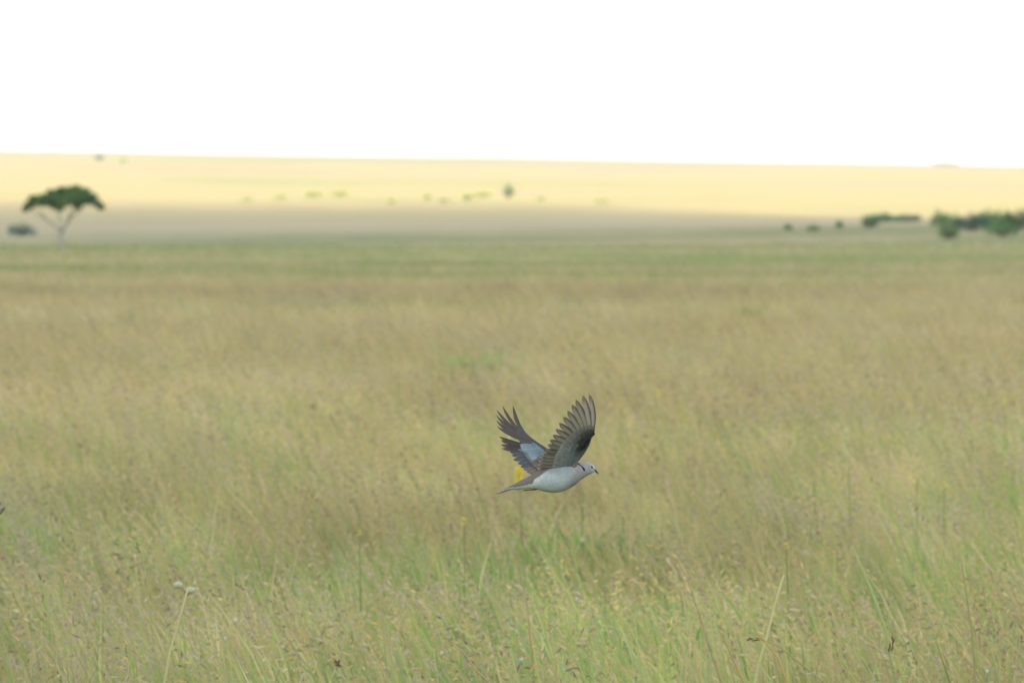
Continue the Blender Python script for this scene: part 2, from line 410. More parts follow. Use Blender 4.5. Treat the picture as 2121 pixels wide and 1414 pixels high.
# far belt
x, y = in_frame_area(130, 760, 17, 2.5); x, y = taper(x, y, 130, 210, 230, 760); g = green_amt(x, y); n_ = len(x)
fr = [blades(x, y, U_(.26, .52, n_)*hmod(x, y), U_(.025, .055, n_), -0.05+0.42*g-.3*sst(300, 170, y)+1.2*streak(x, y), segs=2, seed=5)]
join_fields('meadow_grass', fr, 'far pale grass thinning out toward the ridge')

# ------------------------------------------------------------------ tubes, leaf clumps
def tube_np(pts, radii, nseg=6):
    pts = [Vector(p) for p in pts]; V = []; Q = []
    up = Vector((0.13, 0.21, 0.97))
    for i, p in enumerate(pts):
        d = (pts[min(i+1, len(pts)-1)]-pts[max(i-1, 0)]).normalized()
        a = d.cross(up if abs(d.dot(up)) < .95 else Vector((1, 0, 0))).normalized(); b = d.cross(a)
        for k in range(nseg):
            th = 2*math.pi*k/nseg; V.append(p+(a*math.cos(th)+b*math.sin(th))*radii[i])
    for i in range(len(pts)-1):
        for k in range(nseg):
            Q.append((i*nseg+k, i*nseg+(k+1) % nseg, (i+1)*nseg+(k+1) % nseg, (i+1)*nseg+k))
    n0 = len(V); V += [pts[0], pts[-1]]; T = []
    m = (len(pts)-1)*nseg
    for k in range(nseg):
        T.append((n0, (k+1) % nseg, k)); T.append((n0+1, m+k, m+(k+1) % nseg))
    return np.array([tuple(v) for v in V]), np.array(T), np.array(Q)

def merge(parts):
    Vs, Ts, Qs = [], [], []; o = 0
    for V, T, Q in parts:
        Vs.append(V); Ts.append(T+o); Qs.append(Q+o); o += len(V)
    return np.concatenate(Vs), np.concatenate(Ts), np.concatenate(Qs)

def part_mesh(name, parts, colr, mat, parent, smooth=True, jit=0.08):
    V, T, Q = merge(parts)
    c = np.array(colr)[None]*np.random.default_rng(len(V)).uniform(1-jit, 1+jit, (len(V), 1))
    return link(name, mesh_np(name, V, [T, Q], c, smooth), mat, parent)

def leaf_cloud(centres, radii, n_each, size, pal, seed):
    """leaf-sized quads filling lumpy ellipsoid clumps"""
    r = np.random.default_rng(seed); V = []; C = []
    for (c, rd, ne) in zip(centres, radii, n_each):
        d = r.normal(size=(ne, 3)); d /= np.linalg.norm(d, axis=1)[:, None]
        rr = r.random(ne)**0.45
        p = np.array(c)+d*np.array(rd)*rr[:, None]
        a = r.normal(size=(ne, 3)); a /= np.linalg.norm(a, axis=1)[:, None]
        b = np.cross(a, r.normal(size=(ne, 3))); b /= np.linalg.norm(b, axis=1)[:, None]
        s = r.uniform(.6, 1.3, (ne, 1))*size
        V.append(np.stack([p-a*s, p-b*s*.5, p+a*s, p+b*s*.5], 1))
        cl = np.array(pal)[r.integers(0, len(pal), ne)]*r.uniform(.8, 1.2, (ne, 1))
        C.append(np.repeat(cl[:, None], 4, 1))
    V = np.concatenate(V); C = np.concatenate(C); nq = len(V)
    return V.reshape(-1, 3), np.arange(nq*4).reshape(-1, 4), C.reshape(-1, 3)

# ------------------------------------------------------------------ acacia
def mpp(d): return d/PXR
GREENS = [(0.13, 0.23, 0.095), (0.165, 0.27, 0.10), (0.115, 0.21, 0.095), (0.20, 0.28, 0.11)]
tx, ty, tz = ray_hit(128, 522, 400)
m = mpp(ty)
ac = empty('acacia_tree', (tx, ty, tz))
tag(ac, 'flat-topped umbrella acacia with a pale forked trunk, alone on the left ridge', 'tree')
def P(px, py, y=0.0): return ((px-128)*m, y, (522-py)*m)
trunk = [tube_np([P(128, 524), P(127, 505, .05), P(125, 490, 0), P(127, 478, .0)], [11*m*.5, 8*m*.5, 7*m*.5, 8*m*.5], 8)]
limbs = [([P(126, 480), P(114, 468, .1), P(96, 455, .3), P(84, 440, .6), P(76, 424, .8)], 4.5),
         ([P(127, 482), P(138, 466, -.2), P(148, 450, -.4), P(153, 432, -.5), P(156, 412, -.4)], 5.5),
         ([P(126, 480), P(126, 462, .5), P(120, 440, .9), P(118, 415, 1.1)], 3.5),
         ([P(148, 450, -.4), P(168, 436, -.9), P(186, 424, -1.1), P(200, 418, -1.0)], 3.0),
         ([P(96, 455, .3), P(80, 446, -.4), P(66, 434, -.8), P(60, 424, -.8)], 2.6),
         ([P(138, 466, -.2), P(146, 445, -1.0), P(140, 425, -1.5), P(136, 408, -1.6)], 3.0)]
for pts, w in limbs: trunk.append(tube_np(pts, [w*m*.5*(1-.6*k/len(pts)) for k in range(len(pts))], 6))
part_mesh('trunk', trunk, (0.38, 0.38, 0.34), M_bark, ac)
cs = []; rs = []; ns = []
clumps = [(62, 424, 14, 9), (52, 430, 8, 6), (78, 413, 18, 12), (96, 410, 20, 14), (112, 412, 20, 17), (124, 402, 22, 15), (140, 398, 22, 15), (156, 396, 16, 14),
          (150, 410, 22, 16), (168, 404, 18, 13), (182, 410, 16, 12), (196, 418, 14, 8), (208, 426, 9, 6), (112, 424, 14, 8), (172, 418, 14, 8), (136, 416, 20, 12), (160, 390, 12, 7), (88, 421, 12, 7), (131, 390, 12, 6), (176, 395, 12, 7), (190, 405, 12, 8), (104, 397, 10, 6), (68, 409, 9, 5), (176, 397, 8, 5), (191, 410, 8, 5), (122, 431, 9, 5), (160, 429, 9, 5), (55, 433, 7, 4), (212, 431, 5, 4)]
rr = random.Random(3)
for (px, py, a, b) in clumps:
    for k in range(3):
        yy = rr.uniform(-1, 1)*60*m*(1-abs(px-130)/95)
        p = P(px+rr.uniform(-3, 3), py+rr.uniform(-1, 3), yy); cs.append(p); rs.append((a*m, a*m*1.1, b*m*.9)); ns.append(int(210*a*b/300)+35)
V, Q, C = leaf_cloud(cs, rs, ns, 0.10, GREENS, 11)
link('crown', mesh_np('crown', V, [Q], C), M_leaf, ac)

# ------------------------------------------------------------------ bushes and far trees
def bush(px, py_base, wpx, hpx, label, pal, seed, name='bush', cat='bush', group=None, dmin=400., d=None, stemmed=False, depth=1.0):
    if d is None: bx, by, bz = ray_hit(px, py_base, dmin)
    else:
        by = d; bx = (px-1060.5)/PXR*d; bz = float(hgt(bx, by))
    m = mpp(by); w = wpx*m*.5; h = hpx*m
    e = empty(name, (bx, by, bz)); tag(e, label, cat, group)
    r = random.Random(seed); stems = []
    ncl = 11; cs = []; rs = []; ns = []
    low = 0.38 if stemmed else 0.0
    for k in range(ncl):
        u = (k+.5)/ncl*2-1
        cx_ = u*w*.78; top = h*(1-.30*abs(u)**2)*(0.62+.38*r.random())
        hz = top*(1-low)*.5; cz = top*low+hz
        cy_ = r.uniform(-.5, .5)*w*depth
        cs.append((cx_, cy_, cz)); rs.append((w*r.uniform(.18, .34), w*.36*depth, hz*1.0)); ns.append(120)
        stems.append(tube_np([(cx_*.15, cy_*.15, -.1), (cx_*.5, cy_*.5, h*.25), (cx_*.9, cy_*.9, top*.75)], [.05*h*.5, .035*h*.5, .015*h*.5], 5))
    V, Q, C = leaf_cloud(cs, rs, ns, max(0.05, 0.045*max(w*1.2, h)), pal, seed)
    link('crown', mesh_np('crown', V, [Q], C), M_leaf, e)
    part_mesh('trunk', stems, (0.22, 0.19, 0.15), M_bark, e)
    return e
DARK = [(0.10, 0.19, 0.085), (0.12, 0.21, 0.085), (0.085, 0.16, 0.08)]
MIDG = [(0.16, 0.31, 0.12), (0.19, 0.34, 0.125), (0.13, 0.26, 0.105)]
TEAL = [(0.08, 0.16, 0.115), (0.10, 0.185, 0.125)]
PALE = [(0.22, 0.33, 0.15), (0.25, 0.35, 0.16), (0.19, 0.29, 0.135)]
BR = 'bushes on the right of the ridge'
bush(45, 489, 66, 33, 'low dark rounded bush beyond the ridge beside the umbrella acacia', TEAL, 77)
bush(1633, 476, 22, 15, 'leftmost tiny round bush of the row on the right', PALE, 2, group=BR)
bush(1684, 478, 32, 17, 'small round bush second from the left in the right-hand row', PALE, 3, group=BR)
bush(1738, 472, 18, 18, 'smallest narrow bush, between the second round one and the dark green mound', MIDG, 4, group=BR)
bush(1803, 472, 38, 27, 'compact dark green mound bush in front of the long low thicket', DARK, 5, group=BR)
bush(1830, 461, 100, 23, 'left half of the long low thicket behind the compact mound', MIDG, 6, group=BR, depth=.5)
bush(1878, 460, 66, 22, 'right end of the long low thicket, flat-topped', DARK, 7, group=BR, depth=.5)
bush(1958, 472, 72, 46, 'dark flat-topped bush rising behind the pale rounded bush', MIDG, 8, group=BR)
bush(1964, 495, 50, 44, 'pale green bush standing lowest in front of the dark flat-topped one', PALE, 9, group=BR)
bush(2014, 477, 88, 42, 'dark shadowy bush in the dip between two taller bushes', TEAL, 10, group=BR)
bush(2058, 470, 100, 48, 'tall mid green bush at the back of the right-hand thicket', MIDG, 11, group=BR)
bush(2076, 490, 78, 48, 'bright green low bush in front of the tall thicket at right', MIDG, 12, group=BR)
bush(2108, 476, 84, 56, 'darkest tall bush cut by the right edge of the picture', DARK, 13, group=BR)
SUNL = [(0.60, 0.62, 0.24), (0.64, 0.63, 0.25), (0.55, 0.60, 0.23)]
FB = 'sunlit bushes low on the far slope'
lab = {'t': 'tallest of the far sunlit trees, upright and dark green'}
bush(1053, 411, 28, 35, 'tallest upright tree among the far sunlit bushes', [(0.36, 0.45, 0.22), (0.40, 0.48, 0.24)], 21, 'tree', 'tree', dmin=1500, stemmed=True)
for k, (px, pb, w_, h_, lb) in enumerate([
    (577, 412, 44, 14, 'low pale bush, leftmost of the far sunlit scatter'),
    (648, 408, 50, 17, 'wider olive bush, second from the left in the far sunlit scatter'),
    (702, 406, 44, 16, 'faint high bush just right of the olive one on the sunlit slope'),
    (810, 420, 22, 14, 'small bush near the shadow line, left of centre'),
    (884, 412, 26, 18, 'rounded bush left of the long pale thicket on the sunlit slope'),
    (918, 419, 30, 12, 'low flat bush at the shadow line before the long thicket'),
    (968, 415, 34, 24, 'yellow-green bush heading the long pale thicket'),
    (1000, 408, 50, 18, 'long pale thicket reaching toward the tallest far tree'),
    (1119, 415, 26, 15, 'single round bush right of the tallest far tree'),
    (1246, 420, 40, 11, 'flat faint bush farthest right near the shadow line'),
    (512, 416, 30, 9, 'barely visible flat bush at the far left of the sunlit scatter')]):
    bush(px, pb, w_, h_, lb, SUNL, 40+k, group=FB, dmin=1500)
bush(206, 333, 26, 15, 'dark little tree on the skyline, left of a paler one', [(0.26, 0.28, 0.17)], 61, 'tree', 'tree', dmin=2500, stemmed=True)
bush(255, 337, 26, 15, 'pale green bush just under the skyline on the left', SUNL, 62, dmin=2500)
bush(108, 321, 16, 5, 'tiny bump of a bush on the skyline at far left', SUNL, 63, d=5900)
bush(1958, 350, 60, 6, 'low dark scrub on the skyline at far right', [(0.34, 0.32, 0.22)], 64, d=5900)

# ------------------------------------------------------------------ herbs, flowers and single stems in the meadow
def at(px, py, d): return ((px-1060.5)/PXR*d, d, EYE-(py-LEVEL)/PXR*d)

def herb(px, py_mid, d, wpx, hm, label, pal, seed):
    x0 = (px-1060.5)/PXR*d; e = empty('leafy_herb', (x0, d, float(hgt(x0, d)))); tag(e, label, 'plant', 'leafy green herbs in the grass')
    r = np.random.default_rng(seed); w = wpx*mpp(d)*.5; N = 420; hm = hm*1.12; N = int(N*.42)
    bx = r.normal(0, w*.45, N); by = r.normal(0, w*.45, N); H = r.uniform(.5, 1., N)*hm
    # broad arching leaves
    la = r.uniform(0, 2*math.pi, N); lm = r.uniform(.1, .7, N); Vv = []
    wd = r.uniform(.006, .012, N)*(1+d/120)
    fa = la+math.pi/2+r.normal(0, .3, N)
    for t, ww in ((0, .4), (.4, 1), (.8, .7)):
        c = np.stack([bx+np.cos(la)*lm*H*t**1.6, by+np.sin(la)*lm*H*t**1.6, H*(t-.2*t**3)], -1)
        s = (wd*ww)[:, None]*np.stack([np.cos(fa), np.sin(fa), 0*fa], -1); Vv += [c-s, c+s]
    Vv.append(np.stack([bx+np.cos(la)*lm*H, by+np.sin(la)*lm*H, H*.8], -1))
    Vv = np.stack(Vv, 1).reshape(-1, 3); b = np.arange(N)[:, None]*7
    Q = np.concatenate([b+[[0, 1, 3, 2]], b+[[2, 3, 5, 4]]]); T = b+[[4, 5, 6]]
    c = np.repeat((np.array(pal)[r.integers(0, len(pal), N)]*r.uniform(.8, 1.25, (N, 1)))[:, None], 7, 1).reshape(-1, 3)
    link('foliage', mesh_np('foliage', Vv, [T, Q], c), M_grass, e)
    part_mesh('stem', [tube_np([(0, 0, -.02), (.01, 0, hm*.5), (.0, .01, hm*.9)], [.006, .005, .003], 5)], (.2, .26, .1), M_grass, e)
    return e
LG = [(0.27, 0.40, 0.12), (0.33, 0.44, 0.14), (0.22, 0.34, 0.11), (0.44, 0.44, 0.18)]
herb(1205, 1070, 48.5, 210, .61, 'fresh green herb clump in the grass just below the flying dove', LG, 1)
herb(1290, 1075, 49, 120, .55, 'smaller dark green herb right of the clump below the dove', [(.22, .33, .11), (.25, .36, .12)], 2)
herb(960, 740, 113, 140, .58, 'bluish green herb patch far behind, above the far wing of the dove', [(.40, .48, .19), (.36, .45, .18)], 3)
herb(1040, 745, 116, 100, .55, 'faint right-hand part of the herb patch above the dove', [(.42, .48, .19), (.40, .46, .19)], 4)
herb(1640, 930, 66, 130, .45, 'green herb in the right middle meadow beyond the dove', LG, 5)
herb(1548, 676, 170, 14, .62, 'single small green herb in the blurred far meadow', LG, 6)
herb(1250, 1395, 31.5, 260, .40, 'lush green herb along the bottom edge right of centre', LG, 7)
herb(280, 1400, 31.5, 220, .40, 'lush green herb along the bottom edge at left', LG, 8)
herb(1700, 1395, 31.5, 240, .40, 'lush green herb along the bottom edge right of the dark seed spike', LG, 9)
herb(140, 920, 62, 110, .48, 'green herb in the left middle meadow', LG, 10)

YG = 'yellow wildflowers in the meadow'
def yellow_flower(px, py, d, hpx, wpx, label, nb, seed, cat='flower'):
    X, Y, Z = at(px, py, d); z0 = float(hgt(X, Y)); m = mpp(d)
    e = empty('yellow_wildflower', (X, Y, z0)); tag(e, label, cat, YG)
    H = Z-z0; r = random.Random(seed); lean = r.uniform(-.04, .04)
    part_mesh('stem', [tube_np([(-lean, 0, -.02), (-lean*.4, 0, H*.5), (0, 0, H+hpx*m*.4)], [.004, .003, .0022], 5)], (.25, .30, .11), M_grass, e)
    for k in range(nb):
        t = (k+.5)/nb; zz = H-hpx*m*.5+hpx*m*t; a = r.uniform(0, 6.28); rad_ = wpx*m*.36*(1-.5*t)
        c = Vector((math.cos(a)*rad_, math.sin(a)*rad_, zz)); V = []; Q = []
        s = wpx*m*.42
        for q in range(4):   # four cupped petals
            b = a+q*math.pi/2; d1 = Vector((math.cos(b), math.sin(b), .6)).normalized(); d2 = Vector((-math.sin(b), math.cos(b), 0))
            i0 = len(V); V += [c, c+d1*s*.6-d2*s*.38, c+d1*s, c+d1*s*.6+d2*s*.38]; Q.append((i0, i0+1, i0+2, i0+3))
        cc = np.array((0.90, 0.82, 0.16))*r.uniform(.9, 1.1)
        link('blossom', mesh_np('blossom', np.array([tuple(v) for v in V]), [np.array(Q)], np.tile(cc, (len(V), 1))), M_flower, e)
yellow_flower(1076, 990, 48, 44, 19, 'tall spike of yellow blossoms directly behind the tail of the dove', 48, 1)
for k, (px, py, h_, w_, lb) in enumerate([
    (1956, 1006, 16, 13, 'bright yellow flower head at the right, lower of the pair there'),
    (1899, 993, 13, 9, 'dimmer yellow flower left of the bright one at the right'),
    (962, 1080, 16, 16, 'small yellow flowers in the grass left below the tail of the dove'),
    (744, 1104, 10, 12, 'tiny yellow flower low in the left centre meadow'),
    (1629, 1131, 12, 12, 'yellow flower above the pale leaning stalk'),
    (1360, 813, 18, 12, 'faint yellow flower up right of the raised wing'),
    (1287, 841, 16, 12, 'faint yellow flower just right of the raised wing tip'),
    (2082, 831, 14, 11, 'faint yellow flower near the right edge'),
    (1758, 970, 10, 9, 'pale yellow flower in the right middle meadow')]):
    yellow_flower(px, py, (EYE-.74)*PXR/(py-LEVEL), h_, w_, lb, 5, 10+k)

def stalk(pts, wpx, colr, d0_, label, head=None, hcol=(0.3, 0.22, 0.14), seed=0, group='single grass stalks standing out of the meadow', name='grass_stalk'):
    """a single stem through photo points (root last), carried on down to the ground"""
    d = min(d0_, (EYE-.88)*PXR/(min(p[1] for p in pts)-LEVEL)); hcol = tuple(hcol)
    if colr == BRN: colr = (.52, .52, .26)
    X0, Y0, _ = at(*pts[-1], d); z0 = float(hgt(X0, d)); m = mpp(d)
    w3 = [Vector(at(px, py, d)) for px, py in pts]
    low = w3[-1]; dirn = (w3[-1]-w3[-2])
    if low.z > z0+.02 and dirn.z < 0:
        k = (low.z-z0)/-dirn.z; w3.append(low+Vector((dirn.x*k*.6, 0, z0-low.z-.02)))
    base = w3[-1].copy(); base.z = z0
    e = empty(name, base); tag(e, label, 'grass stalk', group)
    loc = [p-base for p in w3][::-1]
    n_ = len(loc)
    part_mesh('stem', [tube_np(loc, [wpx*m*.5*(1-.5*k/n_) for k in range(n_)], 5)], colr, M_grass, e)
    if head:
        r = random.Random(seed); V = []; Q = []; K, Lh, ws = head
        tip = loc[-1]; prev = loc[-2]
        ax = (tip-prev); seg = min(1.0, Lh*m/ax.length)
        for k in range(K):
            c = tip-ax*seg*(k/K)
            dv = (ax.normalized()*.9+Vector((r.uniform(-.8, .8), r.uniform(-.8, .8), r.uniform(-.6, .6)))).normalized()
            sd_ = dv.cross(Vector((r.uniform(-.3, .3), 1, r.uniform(-.3, .3)))).normalized(); s = ws*m
            i0 = len(V); V += [c, c+dv*s*1.6-sd_*s*.45, c+dv*s*3.2, c+dv*s*1.6+sd_*s*.45, c+dv*s*1.6+Vector((0, s*.4, 0))]; Q += [(i0, i0+1, i0+2, i0+4), (i0, i0+4, i0+2, i0+3)]
        cc = np.array(hcol)[None]*np.random.default_rng(seed).uniform(.75, 1.25, (len(V), 1))
        link('seed_head', mesh_np('seed_head', np.array([tuple(v) for v in V]), [np.array(Q)], cc), M_grass, e)
    return e
DRY = (.55, .47, .27); GRN = (.52, .58, .26); GOLD = (.58, .42, .15); BRN = (.22, .16, .11)
WD = (EYE-.82)*PXR/(1222-LEVEL)
e = stalk([(388, 1222), (375, 1270), (352, 1348)], 6, (.72, .66, .42), 38, 'pale dry stalk topped by two round greenish buds, lower left', name='dry_weed')
for (px, py, r_) in ((368, 1211, 9.5), (393, 1222, 10)):
    c = Vector(at(px, py, WD))-e.location; s = r_*mpp(WD)
    v = ico_v*np.array([s*1.25, s, s*.85])+np.array(c)
    link('bud', mesh_np('bud', v, [ico_f], np.tile((.60, .62, .44), (12, 1)), True), M_flower, e)
    part_mesh('bud_stem', [tube_np([c, Vector(at(388, 1232, WD))-e.location], [.002, .0025], 5)], (.5, .45, .28), M_grass, e)
stalk([(1624, 1190), (1606, 1250), (1588, 1320), (1572, 1375)], 7, (.72, .70, .40), 36, 'long pale green stalk leaning right below the yellow flower')
stalk([(1552, 1323), (1580, 1324), (1600, 1332), (1617, 1340)], 4, BRN, 33, 'dark brown arched seed spike crossing the pale leaning stalk', (22, 62, 3.2), BRN, 2)
stalk([(1568, 1310), (1590, 1335), (1612, 1362), (1632, 1414)], 6, (.66, .52, .22), 33, 'golden arching stalk beside the dark seed spike')
stalk([(1492, 1310), (1515, 1358), (1540, 1414)], 4, GOLD, 33, 'slanting golden stalk left of the arched one', (8, 25, 3), DRY, 3)
stalk([(1765, 1130), (1790, 1185), (1812, 1240), (1830, 1290)], 8, (.56, .62, .32), 40, 'broad pale green leaf blade slanting in the right foreground')
stalk([(1170, 1330), (1195, 1370), (1215, 1414)], 5, GRN, 33, 'yellow-green stalk at the bottom centre, left of a greener one', (9, 30, 3.4), (.62, .48, .25), 4)
stalk([(1172, 1335), (1205, 1365), (1232, 1414)], 4, (.46, .56, .24), 33.4, 'greener thin stalk at the bottom centre')
stalk([(1105, 1215), (1120, 1270), (1135, 1330), (1150, 1400)], 5, GRN, 37, 'tall upright yellow-green stalk in the bottom centre', None)
stalk([(1080, 1190), (1087, 1230), (1092, 1260)], 4, DRY, 40, 'straw coloured stalk left of the tall upright one')
stalk([(925, 1325), (960, 1350), (985, 1385), (1015, 1414)], 5, (.62, .48, .3), 33, 'reddish dry stalk bending at the bottom left of centre', (7, 20, 3.2), (.5, .33, .2), 6)
stalk([(1345, 1130), (1375, 1142), (1402, 1158), (1425, 1200)], 3.5, DRY, 40, 'nodding straw stalk with golden spikelets right of centre', (12, 46, 3.4), (.62, .45, .22), 7)
stalk([(1412, 1400), (1440, 1370), (1452, 1414)], 3, DRY, 32, 'short bent straw at the bottom edge', (6, 18, 2.5), DRY, 8)
stalk([(262, 1340), (265, 1365), (268, 1400)], 3, BRN, 33, 'dark thin seed tip at the lower left', (7, 26, 2.6), BRN, 9)
stalk([(82, 1196), (90, 1210), (100, 1260)], 3, BRN, 36, 'small dark seed head at the left edge of the meadow', (7, 18, 3), BRN, 10)
stalk([(285, 1130), (298, 1158), (306, 1210)], 3, BRN, 40, 'slanting dark seed head left of the two-bud weed', (8, 26, 3), BRN, 11)
stalk([(698, 1372), (712, 1385), (725, 1414)], 4, BRN, 32, 'rust brown tufted seed head at the bottom, left of centre', (14, 18, 4), (.26, .16, .10), 12)
stalk([(1850, 1325), (1842, 1355), (1850, 1414)], 4, BRN, 32.5, 'knobbly brown seed cluster in the lower right', (14, 40, 4), (.25, .17, .11), 13)
stalk([(1135, 1292), (1142, 1325), (1150, 1370)], 3, DRY, 34, 'gold spikelet standing upright at the bottom centre', (9, 30, 4.2), (.62, .5, .24), 14)
stalk([(490, 1212), (512, 1222), (540, 1245)], 3, BRN, 37, 'thin dark bent seed spike in the left foreground', (12, 40, 2.6), BRN, 15)
stalk([(1990, 1150), (2000, 1210), (2012, 1300)], 5, (.5, .46, .25), 38, 'upright straw stalk near the right edge')
stalk([(950, 920), (970, 960), (992, 1010)], 4, (.5, .44, .24), 56, 'long faint straw blade left of the flying dove')
for k, (px, py) in enumerate([(487, 1285), (466, 1322), (654, 1373), (80, 1345), (1080, 1365), (1195, 1240), (915, 1352), (2045, 1390), (1205, 1118)]):
    d = (EYE-.5)*PXR/(py-LEVEL); X, Y, Z = at(px, py, d); z0 = float(hgt(X, Y))
    e = empty('white_wildflower', (X, Y, z0))
    where = ['brightest, right of the two-bud weed', 'below the brightest one at left', 'near the rust brown tuft', 'in the lower left corner', 'at the bottom centre, bluish', 'tiny one below the dove', 'beside the reddish stalk', 'in the lower right corner', 'just under the green herb'][k]
    tag(e, 'small white flower among the grass, '+where, 'flower', 'white wildflowers')
    H = Z-z0; s = (5.5 if k in (0, 4) else 3.6)*mpp(d)
    part_mesh('stem', [tube_np([(0, 0, -.01), (.005, 0, H*.5), (0, 0, H)], [.003, .0025, .002], 5)], (.3, .34, .2), M_grass, e)
    v = ico_v*np.array([s, s, s*1.3])+np.array([0, 0, H])
    link('blossom', mesh_np('blossom', v, [ico_f], np.tile((.72, .72, .68), (12, 1)), True), M_flower, e)

# ------------------------------------------------------------------ the dove
U = 24.8/PXR/5.437            # metres per sketch unit
def loc3(zx, zy, y): return ((zx-700)*U, y*U, -(zy-1000)*U)

def cr(xs, ys, t):            # Catmull-Rom through stations
    xs = np.asarray(xs, float); ys = np.asarray(ys, float)
    mtan = np.gradient(ys, xs); i = np.clip(np.searchsorted(xs, t)-1, 0, len(xs)-2)
    h = xs[i+1]-xs[i]; s = (t-xs[i])/h
    return (2*s**3-3*s**2+1)*ys[i]+(s**3-2*s**2+s)*h*mtan[i]+(-2*s**3+3*s**2)*ys[i+1]+(s**3-s**2)*h*mtan[i+1]

BODY = np.array([(245, 1205, 1224, 22), (330, 1166, 1219, 48), (420, 1116, 1214, 64), (520, 1066, 1205, 80), (600, 1030, 1212, 98), (700, 988, 1238, 122), (800, 955, 1251, 140),
                 (900, 932, 1236, 146), (1000, 918, 1190, 134), (1060, 916, 1150, 114), (1105, 909, 1110, 92), (1145, 903, 1080, 76), (1185, 904, 1056, 70), (1215, 914, 1040, 62), (1240, 933, 1028, 48), (1256, 955, 1016, 32), (1264, 975, 1004, 16)])

def lerp(a, b, t): return a*(1-t)+b*t
def body_colour(zx, zy, yy, nx):
    c = np.zeros((len(zx), 3)); A = lambda *v: np.array(v)[None]
    jag = (vnoise(zx/16., zy/16., 5, 2)-0.5)*26
    belly = A(0.385, 0.455, 0.48); breast = A(0.30, 0.29, 0.31); head = A(0.325, 0.325, 0.355); brown = A(0.165, 0.150, 0.148)
    white = A(0.52, 0.57, 0.555); cream = A(0.40, 0.385, 0.31)
    c = np.repeat(belly, len(zx), 0)
    k = sst(920, 1060, zx+0.25*(zy-1080))[:, None]; c = lerp(c, breast, k)
    k = sst(1090, 1180, zx)[:, None]; c = lerp(c, head, k)
    k = (sst(1205, 1250, zx))[:, None]; c = lerp(c, A(.43, .50, .52), k*.8)
    k = (sst(1190, 1245, zy+jag)*sst(820, 700, zx)*sst(560, 600, zx))[:, None]; c = lerp(c, cream, k*.8)
    # brown mantle and rump, white flank behind it
    line = np.interp(zx, [240, 300, 420, 560, 580, 700, 760, 900, 1060, 1090], [1214, 1198, 1178, 1146, 1100, 1020, 985, 960, 950, 925])
    k = sst(6, -6, (zy+jag*.6)-line)*(zx < 1100); 
    wk = sst(-4, 8, zy+jag*.5-line)*sst(700, 600, zx+(zy-1100)*.5)
    c = lerp(c, white, wk[:, None]*.9)
    c = lerp(c, brown, k[:, None])
    g = (sst(700, 760, zx)*sst(900, 830, zx)*sst(1045, 1005, zy+jag))[:, None]; c = lerp(c, A(.24, .26, .26), g*.7)
    soft = (vnoise(zx/34.+zy/60., zy/15.-zx/50., 25, 3)-.5)[:, None]; c = c*(1+soft*.34)
    sidek = (sst(1120, 1010, zy)*sst(760, 860, zx)*sst(1040, 960, zx))[:, None]; c = lerp(c, A(.26, .31, .335), sidek*.7)
    # black half collar on the hind neck
    cxl = np.interp(zy, [900, 925, 940, 965, 1000, 1010], [1040, 1062, 1090, 1120, 1145, 1150])
    th = np.interp(zy, [905, 930, 990, 1006], [20, 18, 14, 4])
    c = np.where(((np.abs(zx-cxl) < th) & (zy < 1008))[:, None], A(.008, .012, .018), c)
    c = np.where(((np.abs(zx-cxl+14) < 7) & (zy < 995))[:, None], A(.42, .40, .42), c)
    # dark lores between eye and beak
    lo = np.abs((zy-962)-(zx-1225)*0.85); c = np.where(((lo < 5) & (zx > 1222))[:, None], A(.06, .07, .08), c)
    return c

